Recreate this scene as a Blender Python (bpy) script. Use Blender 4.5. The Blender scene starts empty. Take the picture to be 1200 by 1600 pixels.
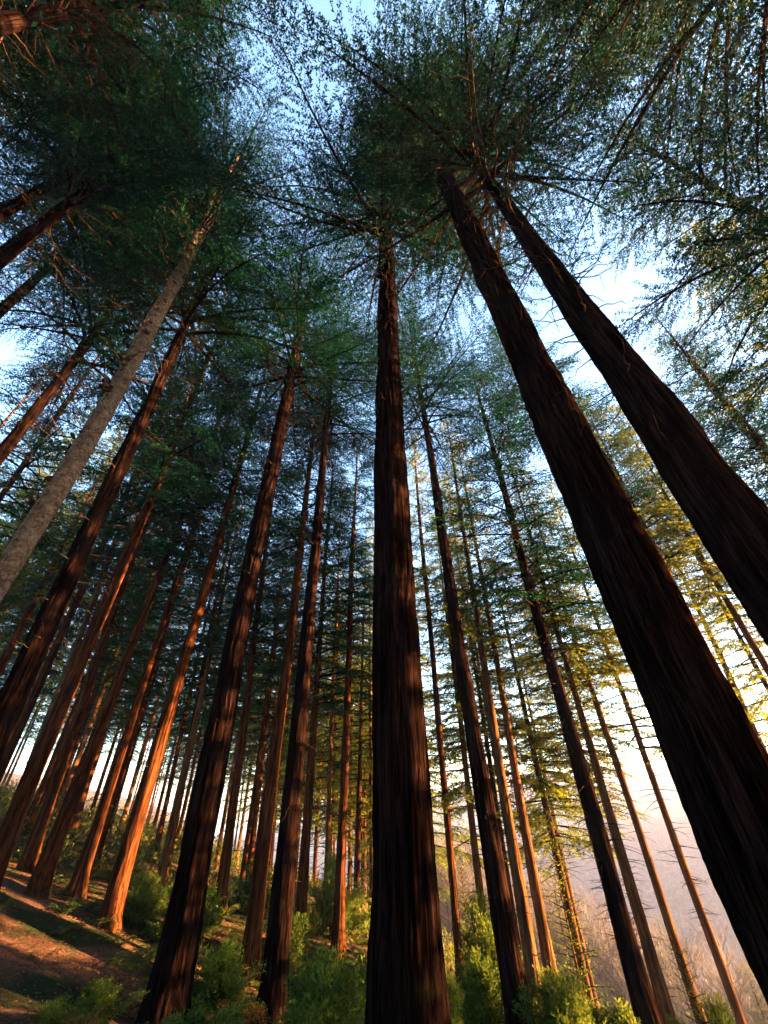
import bpy, math, random
import numpy as np
from mathutils import Vector, Matrix

# ------------------------------------------------------------------ camera, sky, sun, exposure
S = bpy.context.scene
C = S.collection
F_PX, PITCH, ROLL, EYE = 620.0, math.radians(36.4), math.radians(2.0), 1.6
_r = np.array([1, 0, 0.]); _f = np.array([0, math.cos(PITCH), math.sin(PITCH)]); _u = np.array([0, -math.sin(PITCH), math.cos(PITCH)])
_r2 = _r*math.cos(ROLL) - _u*math.sin(ROLL); _u2 = _u*math.cos(ROLL) + _r*math.sin(ROLL)
cam = bpy.data.cameras.new('camera'); cam_o = bpy.data.objects.new('camera', cam); C.objects.link(cam_o)
cam.sensor_fit = 'HORIZONTAL'; cam.sensor_width = 36.0; cam.lens = 36.0*F_PX/1200.0
cam.clip_start = 0.05; cam.clip_end = 20000
M = Matrix(((_r2[0], _u2[0], -_f[0]), (_r2[1], _u2[1], -_f[1]), (_r2[2], _u2[2], -_f[2])))
cam_o.matrix_world = Matrix.Translation((0, 0, EYE)) @ M.to_4x4()
S.camera = cam_o

SUN_AZ, SUN_EL = math.radians(86.0), math.radians(7.0)      # azimuth clockwise from +Y
W = bpy.data.worlds.new('World'); S.world = W; W.use_nodes = True
wn = W.node_tree.nodes; wl = W.node_tree.links; wn.clear()
sky = wn.new('ShaderNodeTexSky'); sky.sky_type = 'NISHITA'; sky.sun_disc = False
sky.sun_elevation = SUN_EL; sky.sun_rotation = SUN_AZ
sky.air_density = 1.0; sky.dust_density = 0.6; sky.ozone_density = 2.0; sky.altitude = 200
bg = wn.new('ShaderNodeBackground'); bg.inputs['Strength'].default_value = 0.074
wo = wn.new('ShaderNodeOutputWorld'); wl.new(sky.outputs[0], bg.inputs['Color']); wl.new(bg.outputs[0], wo.inputs['Surface'])
sd = bpy.data.lights.new('sun', 'SUN'); sd.energy = 5.0; sd.angle = math.radians(0.5); sd.color = (1.0, 0.52, 0.20)
sun = bpy.data.objects.new('sun', sd); C.objects.link(sun)
sv = Vector((math.sin(SUN_AZ)*math.cos(SUN_EL), math.cos(SUN_AZ)*math.cos(SUN_EL), math.sin(SUN_EL)))
sun.rotation_euler = sv.to_track_quat('Z', 'Y').to_euler(); sun.location = sv*60
S.view_settings.view_transform = 'Standard'; S.view_settings.look = 'None'
S.view_settings.exposure = 4.6; S.view_settings.gamma = 1.0
S.render.engine = 'CYCLES'
cy = S.cycles; cy.max_bounces = 5; cy.diffuse_bounces = 2; cy.glossy_bounces = 2; cy.transmission_bounces = 3
cy.volume_bounces = 0; cy.transparent_max_bounces = 6; cy.use_denoising = True; cy.sample_clamp_indirect = 4.0

# ------------------------------------------------------------------ helpers
def link(o, parent=None):
    C.objects.link(o)
    if parent is not None: o.parent = parent
    return o

def new_mesh(name, verts, faces, mat, fmat=None, smooth=True, faces3=None):
    """verts (n,3); faces (m,4) quads and/or faces3 (k,3) triangles"""
    me = bpy.data.meshes.new(name)
    verts = np.asarray(verts, np.float32)
    nq = 0 if faces is None else len(faces); nt = 0 if faces3 is None else len(faces3)
    idx = []
    if nq: idx.append(np.asarray(faces, np.int32).ravel())
    if nt: idx.append(np.asarray(faces3, np.int32).ravel())
    idx = np.concatenate(idx)
    me.vertices.add(len(verts)); me.vertices.foreach_set('co', verts.ravel())
    me.loops.add(len(idx)); me.loops.foreach_set('vertex_index', idx)
    me.polygons.add(nq+nt)
    ls = np.concatenate([np.arange(nq)*4, nq*4+np.arange(nt)*3]).astype(np.int32)
    me.polygons.foreach_set('loop_start', ls)
    if fmat is not None: me.polygons.foreach_set('material_index', np.asarray(fmat, np.int32))
    me.polygons.foreach_set('use_smooth', np.full(nq+nt, smooth))
    for m in (mat if isinstance(mat, (list, tuple)) else [mat]): me.materials.append(m)
    me.update(calc_edges=True)
    return me

def mesh_obj(name, me, parent=None):
    return link(bpy.data.objects.new(name, me), parent)

def empty(name, loc, label, cat, group=None):
    o = bpy.data.objects.new(name, None); o.empty_display_size = 0.3
    o.location = loc; o['label'] = label; o['category'] = cat
    if group: o['group'] = group
    return link(o)

def grid_noise(rs, nphi, nz):
    return rs.rand(nz, nphi)
def samp(g, u, v):
    """u periodic in [0,1), v in grid units"""
    nz, nphi = g.shape
    x = (u % 1.0)*nphi; i = np.floor(x).astype(int); fx = x-i; fx = fx*fx*(3-2*fx)
    j = np.floor(v).astype(int); fy = v-j; fy = fy*fy*(3-2*fy)
    i0 = i % nphi; i1 = (i+1) % nphi; j0 = j % nz; j1 = (j+1) % nz
    return (g[j0, i0]*(1-fx)+g[j0, i1]*fx)*(1-fy)+(g[j1, i0]*(1-fx)+g[j1, i1]*fx)*fy

class Tubes:
    """collects thin tapered tubes"""
    def __init__(s, k=4): s.v = []; s.f = []; s.n = 0; s.k = k
    def add(s, pts, rad, k=None):
        k = k or s.k
        pts = np.asarray(pts, float); rad = np.asarray(rad, float); n = len(pts)
        t = np.gradient(pts, axis=0); t /= np.linalg.norm(t, axis=1)[:, None]+1e-9
        ref = np.array([0, 0, 1.]) if abs(t[0][2]) < .9 else np.array([1., 0, 0])
        a = np.cross(t, ref); a /= np.linalg.norm(a, axis=1)[:, None]+1e-9
        b = np.cross(t, a)
        ph = np.arange(k)*2*math.pi/k
        ring = pts[:, None, :] + rad[:, None, None]*(a[:, None, :]*np.cos(ph)[None, :, None]+b[:, None, :]*np.sin(ph)[None, :, None])
        s.v.append(ring.reshape(-1, 3))
        i = np.arange(n-1)[:, None]*k; j = np.arange(k)[None, :]; j2 = (j+1) % k
        q = np.stack([i+j, i+j2, i+k+j2, i+k+j], -1).reshape(-1, 4)+s.n
        s.f.append(q); s.n += n*k
    def arrays(s): return np.concatenate(s.v), np.concatenate(s.f)

# ------------------------------------------------------------------ materials
def mat(name):
    m = bpy.data.materials.new(name); m.use_nodes = True; n = m.node_tree.nodes; n.clear()
    out = n.new('ShaderNodeOutputMaterial'); return m, n, m.node_tree.links, out
def ramp(n, stops):
    r = n.new('ShaderNodeValToRGB'); e = r.color_ramp.elements
    while len(e) < len(stops): e.new(0.5)
    for k, (p, c) in enumerate(stops): e[k].position = p; e[k].color = (*c, 1)
    return r

def bark_material(name, dark, mid, lite, sx=9.0, sz=0.7, bump=0.5, bdist=0.03, moss=None, rough=0.9):
    m, n, l, out = mat(name)
    tc = n.new('ShaderNodeTexCoord'); mp = n.new('ShaderNodeMapping'); mp.inputs['Scale'].default_value = (sx, sx, sz)
    l.new(tc.outputs['Object'], mp.inputs[0])
    n1 = n.new('ShaderNodeTexNoise'); n1.inputs['Scale'].default_value = 1.0; n1.inputs['Detail'].default_value = 6; n1.inputs['Roughness'].default_value = 0.65
    l.new(mp.outputs[0], n1.inputs[0])
    mp2 = n.new('ShaderNodeMapping'); mp2.inputs['Scale'].default_value = (sx*4, sx*4, sz*3); l.new(tc.outputs['Object'], mp2.inputs[0])
    n2 = n.new('ShaderNodeTexNoise'); n2.inputs['Scale'].default_value = 1.0; n2.inputs['Detail'].default_value = 4; l.new(mp2.outputs[0], n2.inputs[0])
    mx = n.new('ShaderNodeMath'); mx.operation = 'MULTIPLY_ADD'; mx.inputs[1].default_value = 0.5; l.new(n2.outputs[0], mx.inputs[0])
    h = n.new('ShaderNodeMath'); h.operation = 'MULTIPLY'; h.inputs[1].default_value = 0.75; l.new(n1.outputs[0], h.inputs[0]); l.new(h.outputs[0], mx.inputs[2])
    r = ramp(n, [(0.38, dark), (0.58, mid), (0.8, lite)]); l.new(mx.outputs[0], r.inputs[0])
    col = r.outputs[0]
    n3 = n.new('ShaderNodeTexNoise'); n3.inputs['Scale'].default_value = 0.6; n3.inputs['Detail'].default_value = 3; l.new(tc.outputs['Object'], n3.inputs[0])
    hs = n.new('ShaderNodeHueSaturation'); rr = n.new('ShaderNodeMapRange'); rr.inputs['To Min'].default_value = 0.65; rr.inputs['To Max'].default_value = 1.35
    rr.inputs['From Min'].default_value = 0.3; rr.inputs['From Max'].default_value = 0.7
    l.new(n3.outputs[0], rr.inputs[0]); l.new(rr.outputs[0], hs.inputs['Value']); l.new(col, hs.inputs['Color']); col = hs.outputs[0]
    if moss:
        n4 = n.new('ShaderNodeTexNoise'); n4.inputs['Scale'].default_value = 2.5; n4.inputs['Detail'].default_value = 5; l.new(tc.outputs['Object'], n4.inputs[0])
        sp = n.new('ShaderNodeSeparateXYZ'); l.new(tc.outputs['Object'], sp.inputs[0])
        mr = n.new('ShaderNodeMapRange'); mr.inputs['From Min'].default_value = 0; mr.inputs['From Max'].default_value = 5; mr.inputs['To Min'].default_value = .12; mr.inputs['To Max'].default_value = -.12
        l.new(sp.outputs[2], mr.inputs[0])
        ad = n.new('ShaderNodeMath'); l.new(n4.outputs[0], ad.inputs[0]); l.new(mr.outputs[0], ad.inputs[1])
        ms = ramp(n, [(0.6, (0, 0, 0)), (0.8, (.5, .5, .5))]); l.new(ad.outputs[0], ms.inputs[0])
        mm = n.new('ShaderNodeMixRGB'); mm.inputs[2].default_value = (*moss, 1); l.new(ms.outputs[0], mm.inputs[0]); l.new(col, mm.inputs[1]); col = mm.outputs[0]
    bs = n.new('ShaderNodeBsdfPrincipled'); bs.inputs['Roughness'].default_value = rough; bs.inputs['Specular IOR Level'].default_value = 0.0
    l.new(col, bs.inputs['Base Color'])
    bp = n.new('ShaderNodeBump'); bp.inputs['Strength'].default_value = bump; bp.inputs['Distance'].default_value = bdist
    l.new(mx.outputs[0], bp.inputs['Height']); l.new(bp.outputs[0], bs.inputs['Normal'])
    l.new(bs.outputs[0], out.inputs[0]); return m

def leaf_material(name, c1, c2, c3, trans=0.35, tcol=(0.10, 0.16, 0.02), scale=1.2):
    m, n, l, out = mat(name)
    g = n.new('ShaderNodeNewGeometry'); oi = n.new('ShaderNodeObjectInfo')
    ns = n.new('ShaderNodeTexNoise'); ns.inputs['Scale'].default_value = scale; ns.inputs['Detail'].default_value = 4
    l.new(g.outputs['Position'], ns.inputs[0])
    ad = n.new('ShaderNodeMath'); ad.operation = 'MULTIPLY_ADD'; ad.inputs[1].default_value = 0.25; l.new(g.outputs['Random Per Island'], ad.inputs[0]); l.new(ns.outputs[0], ad.inputs[2])
    ad2 = n.new('ShaderNodeMath'); ad2.operation = 'MULTIPLY_ADD'; ad2.inputs[1].default_value = 0.12; l.new(oi.outputs['Random'], ad2.inputs[0]); l.new(ad.outputs[0], ad2.inputs[2])
    r = ramp(n, [(0.45, c1), (0.65, c2), (0.9, c3)]); l.new(ad2.outputs[0], r.inputs[0])
    df = n.new('ShaderNodeBsdfPrincipled'); df.inputs['Roughness'].default_value = 0.65; df.inputs['Specular IOR Level'].default_value = 0.05; l.new(r.outputs[0], df.inputs['Base Color'])
    tr = n.new('ShaderNodeBsdfTranslucent'); mt = n.new('ShaderNodeMixRGB'); mt.inputs[0].default_value = 0.5; mt.inputs[2].default_value = (*tcol, 1); l.new(r.outputs[0], mt.inputs[1]); l.new(mt.outputs[0], tr.inputs[0])
    mx = n.new('ShaderNodeMixShader'); mx.inputs[0].default_value = trans; l.new(df.outputs[0], mx.inputs[1]); l.new(tr.outputs[0], mx.inputs[2])
    l.new(mx.outputs[0], out.inputs[0]); return m

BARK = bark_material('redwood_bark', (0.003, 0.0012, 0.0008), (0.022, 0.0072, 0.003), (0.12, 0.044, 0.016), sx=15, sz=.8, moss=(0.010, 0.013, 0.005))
BARK_SHADED = bark_material('shaded_redwood_bark', (0.0008, 0.0005, 0.0005), (0.003, 0.0016, 0.0015), (0.026, 0.013, 0.010), sx=15, sz=.8, moss=(0.006, 0.008, 0.004))  # same redwood bark with the near trunks' shade put into its colour
BARK_FIR = bark_material('fir_bark', (0.008, 0.004, 0.002), (0.055, 0.026, 0.011), (0.18, 0.09, 0.038), sx=11, sz=.9, moss=(0.03, 0.035, 0.012))
BARK_PALE = bark_material('pale_bark', (0.015, 0.009, 0.006), (0.13, 0.082, 0.052), (0.30, 0.21, 0.14), sx=6, sz=7.0, bump=1.0, bdist=.03, moss=(.03, .03, .018))
BARK_OLIVE = bark_material('olive_bark', (0.018, 0.012, 0.0072), (0.054, 0.0372, 0.018), (0.09, 0.066, 0.033), sx=4, sz=3.0, bump=.25, bdist=.01)
TWIG = bark_material('dead_twig', (0.0165, 0.00924, 0.0066), (0.0363, 0.02145, 0.01485), (0.0792, 0.0528, 0.0363), sx=5, sz=5, bump=0.1)
LIMB = bark_material('limb_bark', (0.00405, 0.00243, 0.002025), (0.01215, 0.006885, 0.00486), (0.02228, 0.01418, 0.01013), sx=5, sz=5, bump=0.1)
SCAR = bark_material('scar_bark', (0.012, 0.008, 0.006), (0.03, 0.018, 0.012), (0.06, 0.04, 0.025), sx=12, sz=12, bump=0.3)
LEAF = leaf_material('redwood_leaf', (0.0015, 0.020, 0.015), (0.003, 0.042, 0.028), (0.010, 0.068, 0.030), trans=.2, tcol=(.010, .08, .02))
LEAF_FIR = leaf_material('fir_leaf', (0.010, 0.055, 0.022), (0.045, 0.11, 0.025), (0.14, 0.18, 0.022), trans=.5, tcol=(.36, .33, .015))
LEAF_BUSH = leaf_material('bush_leaf', (0.015, 0.051, 0.015), (0.042, 0.1125, 0.021), (0.135, 0.18, 0.027), trans=.4, tcol=(0.24, 0.255, 0.018), scale=1.4)
LEAF_UNDER = leaf_material('undergrowth_leaf', (0.016, 0.0416, 0.0096), (0.0512, 0.096, 0.0192), (0.16, 0.12, 0.04), trans=.35, tcol=(0.192, 0.192, 0.0192), scale=1.0)

# ------------------------------------------------------------------ terrain height
BASES = [(-4.1, 10.7, -1.45), (-7.8, 15, -1.15), (-9.9, 16.6, -.5), (-12.5, 21.7, -.6), (-10.3, 15.3, 0.0), (-12.7, 18, 0.05), (-6.6, 20.3, -1.1), (-11.3, 25.7, -1.5),
         (5, 20, -3.9), (2.1, 20.9, -4.3), (-3.6, 20.4, -2.6), (-2.2, 20.4, -2.0), (-4, 15.7, -2.3), (-2.8, 13.2, -2.4), (-8, 28.9, -2.8), (0, 0, 0), (2, -3, 0), (-3, 4, 0.3), (0, 6.8, -1.2), (3.2, 4.7, -1.5), (4.1, 3.9, -1.4), (14, 20, -6.5), (6, 30, -8), (-10.2, 11.0, .9), (-13, 13, 1.0), (-4.6, 10, -1.75), (-3.6, 9.2, -1.7), (-6.3, 9.4, -1.0)]
_b = np.array(BASES)
_rs0 = np.random.RandomState(5); _G1 = _rs0.rand(64, 64); _G2 = _rs0.rand(64, 64)
def vn(G, x, y):
    return samp(G, x/64.0, y)
def profile(s):
    return np.interp(s, [-400, -60, 0, 13, 30, 60, 95, 140, 200, 280, 420, 600, 800, 950, 1400],
                        [22, 14.5, 0, -3.7, -10.5, -25, -42, -50, -50, -42, -24, 0, 30, 50, 50])
def hgt(x, y):
    x = np.asarray(x, float); y = np.asarray(y, float)
    def base(x, y):
        s = .887*x+.46*y; r = np.hypot(x, y)
        z = profile(s)
        k = np.clip((r-60)/300, 0, 1)
        z = z + k*(vn(_G1, x/180.0+9, y/180.0+3)-.5)*26*np.clip((r-80)/400, 0, 1)
        z = z + np.clip(r/1000.0-.4, 0, .8)*(vn(_G2, x/300.0+5, y/300.0+7)-.55)*30
        z = np.minimum(z, 56)
        return z
    z = base(x, y)
    d2 = (x[..., None]-_b[:, 0])**2+(y[..., None]-_b[:, 1])**2
    w = np.exp(-d2/(2*3.2**2)); e = _b[:, 2]-base(_b[:, 0], _b[:, 1])
    z = z+(w*e).sum(-1)/(w.sum(-1)+.25)
    nr = np.clip(1-np.hypot(x, y)/60, 0, 1)
    z = z+nr*((vn(_G1, x/1.7, y/1.7)-.5)*.22+(vn(_G2, x/.6, y/.6)-.5)*.07)
    return z
def H1(x, y): return float(hgt(np.array([x]), np.array([y]))[0])

# ground (near) and hills (far) as rings of one polar sheet
def polar(name, radii, na, m, kind='structure'):
    a = np.linspace(0, 2*math.pi, na, endpoint=False)
    R, A = np.meshgrid(radii, a, indexing='ij')
    x = R*np.sin(A); y = R*np.cos(A); z = hgt(x, y)
    v = np.stack([x, y, z], -1).reshape(-1, 3)
    i = np.arange(len(radii)-1)[:, None]*na; j = np.arange(na)[None, :]; j2 = (j+1) % na
    q = np.stack([i+j, i+na+j, i+na+j2, i+j2], -1).reshape(-1, 4)
    o = mesh_obj(name, new_mesh(name, v, q, m)); o['kind'] = kind; return o

def ground_material():
    m, n, l, out = mat('forest_floor')
    g = n.new('ShaderNodeNewGeometry')
    a = n.new('ShaderNodeTexNoise'); a.inputs['Scale'].default_value = 0.5; a.inputs['Detail'].default_value = 6; l.new(g.outputs['Position'], a.inputs[0])
    b = n.new('ShaderNodeTexNoise'); b.inputs['Scale'].default_value = 14; b.inputs['Detail'].default_value = 8; b.inputs['Roughness'].default_value = .7; l.new(g.outputs['Position'], b.inputs[0])
    r1 = ramp(n, [(0.3, (0.03, 0.015, 0.009)), (0.5, (0.09, 0.045, 0.027)), (0.7, (0.18, 0.105, 0.06))]); l.new(b.outputs[0], r1.inputs[0])
    r2 = ramp(n, [(0.3, (0.006, 0.01, 0.003)), (0.6, (0.0175, 0.03, 0.0075)), (0.75, (0.045, 0.05, 0.015))]); l.new(b.outputs[0], r2.inputs[0])
    k = ramp(n, [(0.46, (0, 0, 0)), (0.56, (1, 1, 1))]); l.new(a.outputs[0], k.inputs[0])
    mx = n.new('ShaderNodeMixRGB'); l.new(k.outputs[0], mx.inputs[0]); l.new(r1.outputs[0], mx.inputs[1]); l.new(r2.outputs[0], mx.inputs[2])
    bs = n.new('ShaderNodeBsdfPrincipled'); bs.inputs['Roughness'].default_value = .95; bs.inputs['Specular IOR Level'].default_value = .1; l.new(mx.outputs[0], bs.inputs['Base Color'])
    bp = n.new('ShaderNodeBump'); bp.inputs['Strength'].default_value = .9; bp.inputs['Distance'].default_value = .06; l.new(b.outputs[0], bp.inputs['Height']); l.new(bp.outputs[0], bs.inputs['Normal'])
    l.new(bs.outputs[0], out.inputs[0]); return m
def hill_material():
    m, n, l, out = mat('hill_cover')
    g = n.new('ShaderNodeNewGeometry')
    ln = n.new('ShaderNodeVectorMath'); ln.operation = 'LENGTH'; l.new(g.outputs['Position'], ln.inputs[0])
    v = n.new('ShaderNodeTexVoronoi'); v.inputs['Scale'].default_value = .008; l.new(g.outputs['Position'], v.inputs[0])
    cr = n.new('ShaderNodeSeparateColor'); l.new(v.outputs['Color'], cr.inputs[0])
    fld = ramp(n, [(0.0, (0.0385, 0.0605, 0.01925)), (0.3, (0.11, 0.143, 0.044)), (0.5, (0.187, 0.176, 0.088)), (0.68, (0.066, 0.0935, 0.0275)), (0.8, (0.0275, 0.033, 0.022))]); fld.color_ramp.interpolation = 'CONSTANT'; l.new(cr.outputs[0], fld.inputs[0])
    b = n.new('ShaderNodeTexNoise'); b.inputs['Scale'].default_value = .25; b.inputs['Detail'].default_value = 9; b.inputs['Roughness'].default_value = .75; l.new(g.outputs['Position'], b.inputs[0])
    wood = ramp(n, [(0.3, (.02, .026, .014)), (0.5, (.085, .068, .045)), (0.7, (.19, .14, .09))]); l.new(b.outputs[0], wood.inputs[0])
    mr = n.new('ShaderNodeMapRange'); mr.inputs['From Min'].default_value = 480; mr.inputs['From Max'].default_value = 620; l.new(ln.outputs['Value'], mr.inputs[0])
    mx = n.new('ShaderNodeMixRGB'); l.new(mr.outputs[0], mx.inputs[0]); l.new(wood.outputs[0], mx.inputs[1]); l.new(fld.outputs[0], mx.inputs[2])
    bs = n.new('ShaderNodeBsdfPrincipled'); bs.inputs['Roughness'].default_value = .95; bs.inputs['Specular IOR Level'].default_value = .05; l.new(mx.outputs[0], bs.inputs['Base Color'])
    bp = n.new('ShaderNodeBump'); bp.inputs['Strength'].default_value = 1; bp.inputs['Distance'].default_value = 2.0; l.new(b.outputs[0], bp.inputs['Height']); l.new(bp.outputs[0], bs.inputs['Normal'])
    l.new(bs.outputs[0], out.inputs[0]); return m
near_r = np.concatenate([[0.02], np.geomspace(.4, 70, 130)])
far_r = np.geomspace(70, 1400, 80)
polar('ground', near_r, 360, ground_material())
polar('hills', far_r, 360, hill_material())

# ------------------------------------------------------------------ tree building blocks
def trunk_mesh(name, prof, H, near, seed, m, ridge=None, flare=.35, wob=.05):
    """prof: list of (z, radius)."""
    rs = np.random.RandomState(seed)
    k = {3: 110, 2: 56, 1: 20, 0: 10}[near]; n = {3: 300, 2: 130, 1: 48, 0: 22}[near]
    z = np.linspace(0, 1, n)**1.15*H; z = np.concatenate([[-.6], z])
    pz = [p[0] for p in prof]; pr = [p[1] for p in prof]
    r = np.interp(z, pz, pr)
    r = r*(1+flare*np.exp(-np.clip(z, 0, None)/.55))
    ph = np.arange(k)/k
    Z, U = np.meshgrid(z, ph, indexing='ij'); Rr = np.repeat(r[:, None], k, 1)
    g0 = grid_noise(rs, 5, 97)
    Rr = Rr*(1+.085*(samp(g0, U, Z/1.3+50)-.5)*2)
    # root buttresses
    g3 = grid_noise(rs, 7, 31); Rr = Rr*(1+.35*samp(g3, U, Z*.2+5)*np.exp(-np.clip(Z, 0, None)/.5))
    if near >= 2:
        circ = 2*math.pi*prof[0][1]
        nr = max(12, int(circ/.085))
        gw = grid_noise(rs, 6, 97); warp = (samp(gw, U, Z/.9+40)-.5)*.09
        g1 = grid_noise(rs, nr, 211); g2 = grid_noise(rs, nr*2, 411)
        a = 1-np.abs(2*samp(g1, U+warp, Z/1.1+60)-1); b = 1-np.abs(2*samp(g2, U+warp*1.4, Z/.35+90)-1)
        amp = (ridge if ridge is not None else .040)*np.clip(Rr/.4, .35, 1.0)
        Rr = Rr+amp*((a-.55)*1.3+(b-.5)*.55)
    ang = U*2*math.pi
    cx = wob*np.sin(z/5.3+rs.rand()*6)*np.clip(z/6, 0, 1)+wob*.5*np.sin(z/2.1+rs.rand()*6)*np.clip(z/6, 0, 1)
    cyy = wob*np.cos(z/4.7+rs.rand()*6)*np.clip(z/6, 0, 1)
    v = np.stack([Rr*np.cos(ang)+cx[:, None], Rr*np.sin(ang)+cyy[:, None], Z], -1).reshape(-1, 3)
    i = np.arange(len(z)-1)[:, None]*k; j = np.arange(k)[None, :]; j2 = (j+1) % k
    q = np.stack([i+j, i+j2, i+k+j2, i+k+j], -1).reshape(-1, 4)
    return new_mesh(name, v, q, m)

def leaf_quads(base, dirv, nrm, L, Wd):
    """diamond leaves: base (n,3), dirv (n,3), nrm (n,3)"""
    side = np.cross(dirv, nrm); side /= np.linalg.norm(side, axis=1)[:, None]+1e-9
    L = np.asarray(L)[:, None]; Wd = np.asarray(Wd)[:, None]
    a = base; b = base+dirv*L*.45+side*Wd*.5; c = base+dirv*L; d = base+dirv*L*.45-side*Wd*.5
    v = np.stack([a, b, c, d], 1).reshape(-1, 3)
    q = np.arange(len(base)*4).reshape(-1, 4)
    return v, q

def crown_mesh(name, seed, H=12., R=3.0, nb=85, nbl=20, nl=16, leafL=.13, leafW=.045, droop=.35, up=.15, shape='cone', leafm=None, curl=.5, sub=.42, keep=.85, blen=1.0, dvar=(1.35, 1.1, .6, .2), bare=None):
    """limbs radiating from the z axis (0..H) carrying side sprays of leaves; material 0 limb, 1 leaf"""
    rs = np.random.RandomState(seed); T = Tubes(3); LV = []; LD = []; LN = []; LL = []; LW = []
    ga = rs.rand()*6.28
    for i in range(nb):
        t = (i+rs.rand()*.8)/nb; z0 = t*H; ga += 2.399+rs.randn()*.35
        if shape == 'cone': Rl = R*(1-t)**.75*(.55+.45*min(1, t*5+.25))
        elif shape == 'round': Rl = R*math.sqrt(max(.02, 1-(2*t-.9)**2*.8))*(1 if t < .9 else .5)
        else: Rl = R*(1-t**1.6)*.95
        Lb = max(.35, Rl*(.6+.55*rs.rand()))
        if rs.rand() > keep: Lb *= .45
        az = ga; hd = np.array([math.cos(az), math.sin(az), 0])
        n = 6; s = np.linspace(0, 1, n); e0 = up+t*.5+rs.randn()*.08
        bend = rs.randn()*.18
        hx = s*Lb; pz = z0+Lb*(e0*s-droop*s**2*(1.1-t*.6))
        pts = np.outer(hx, hd); pts[:, 2] = pz
        sd_ = np.array([-hd[1], hd[0], 0]); pts += np.outer(bend*s**2*Lb, sd_)
        T.add(pts, np.linspace(.012+.012*Lb, .005, n))
        m = max(4, int(nbl*Lb/R*1.2))
        dens = rs.choice(dvar)
        for jx in range(m):
            sj = .18+.82*(jx+rs.rand())/m
            p = np.array([np.interp(sj, s, pts[:, c]) for c in range(3)])
            fi = min(n-2, int(sj*(n-1))); d = pts[fi+1]-pts[fi]; d /= np.linalg.norm(d)
            lat = np.cross(d, [0, 0, 1.]); lat /= np.linalg.norm(lat)+1e-9
            sg = 1 if jx % 2 else -1
            fw = .55+.5*sj
            bd = d*fw+lat*sg*(1.15-.5*sj)+np.array([0, 0, rs.randn()*.18-.1]); bd /= np.linalg.norm(bd)
            bl = blen*(.25+sub*Lb*(1-sj)*.9+.25*rs.rand())
            k = max(4, int(nl*dens*bl/.8))
            q = (np.arange(k)+rs.rand(k))/k
            c = p+np.outer(q*bl, bd)+np.outer(rs.randn()*.22*bl*q**2, lat); c[:, 2] -= curl*.5*bl*q**2*.8
            if bl > .5: T.add(np.array([c[0], c[k//2], c[-1]]), [.006, .004, .002], 3)
            perp = np.cross(bd, [0, 0, 1.]); perp /= np.linalg.norm(perp)+1e-9
            sgn = np.where(np.arange(k) % 2, 1., -1.)
            ld = bd*.75+perp*sgn[:, None]*.85; ld[:, 2] -= .15+curl*.5*q; ld += rs.randn(k, 3)*.36; c = c+rs.randn(k, 3)*.026
            ld /= np.linalg.norm(ld, axis=1)[:, None]
            nn = np.tile([0, 0, 1.], (k, 1))+rs.randn(k, 3)*.45
            LV.append(c); LD.append(ld); LN.append(nn)
            LL.append(leafL*(.6+.8*rs.rand(k))*(1.1-.3*q)); LW.append(leafW*(.7+.6*rs.rand(k)))
    if bare:      # dead lower limbs under the green part
        nb_, dz, lm = bare
        for i in range(nb_):
            t = rs.rand(); z0 = -dz*t; a = rs.rand()*6.283; L = lm*(1.15-t)*(.4+.8*rs.rand())+.25; hd = np.array([math.cos(a), math.sin(a), 0]); sd_ = np.array([-hd[1], hd[0], 0]); q = np.linspace(0, 1, 5)
            pts = np.outer(.08+q*L, hd)+np.outer(rs.randn()*.2*L*q**2, sd_); pts[:, 2] = z0+L*(rs.randn()*.2*q-rs.rand()*.35*q**2); T.add(pts, np.linspace(.012+.008*L, .004, 5))
            for _ in range(int(L*1.6)):
                c0 = pts[rs.randint(1, 4)]; d0 = hd*.5+sd_*rs.choice([-1, 1])+np.array([0, 0, rs.randn()*.3]); T.add(np.array([c0, c0+d0*L*.15, c0+d0*L*.32]), [.007, .005, .003], 3)
    v2, q2 = leaf_quads(np.concatenate(LV), np.concatenate(LD), np.concatenate(LN), np.concatenate(LL), np.concatenate(LW))
    v1, q1 = T.arrays()
    v = np.concatenate([v1, v2]); q = np.concatenate([q1, q2+len(v1)])
    fm = np.concatenate([np.zeros(len(q1), int), np.ones(len(q2), int)])
    return new_mesh(name, v, q, [LIMB, leafm or LEAF], fm, smooth=False)

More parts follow.
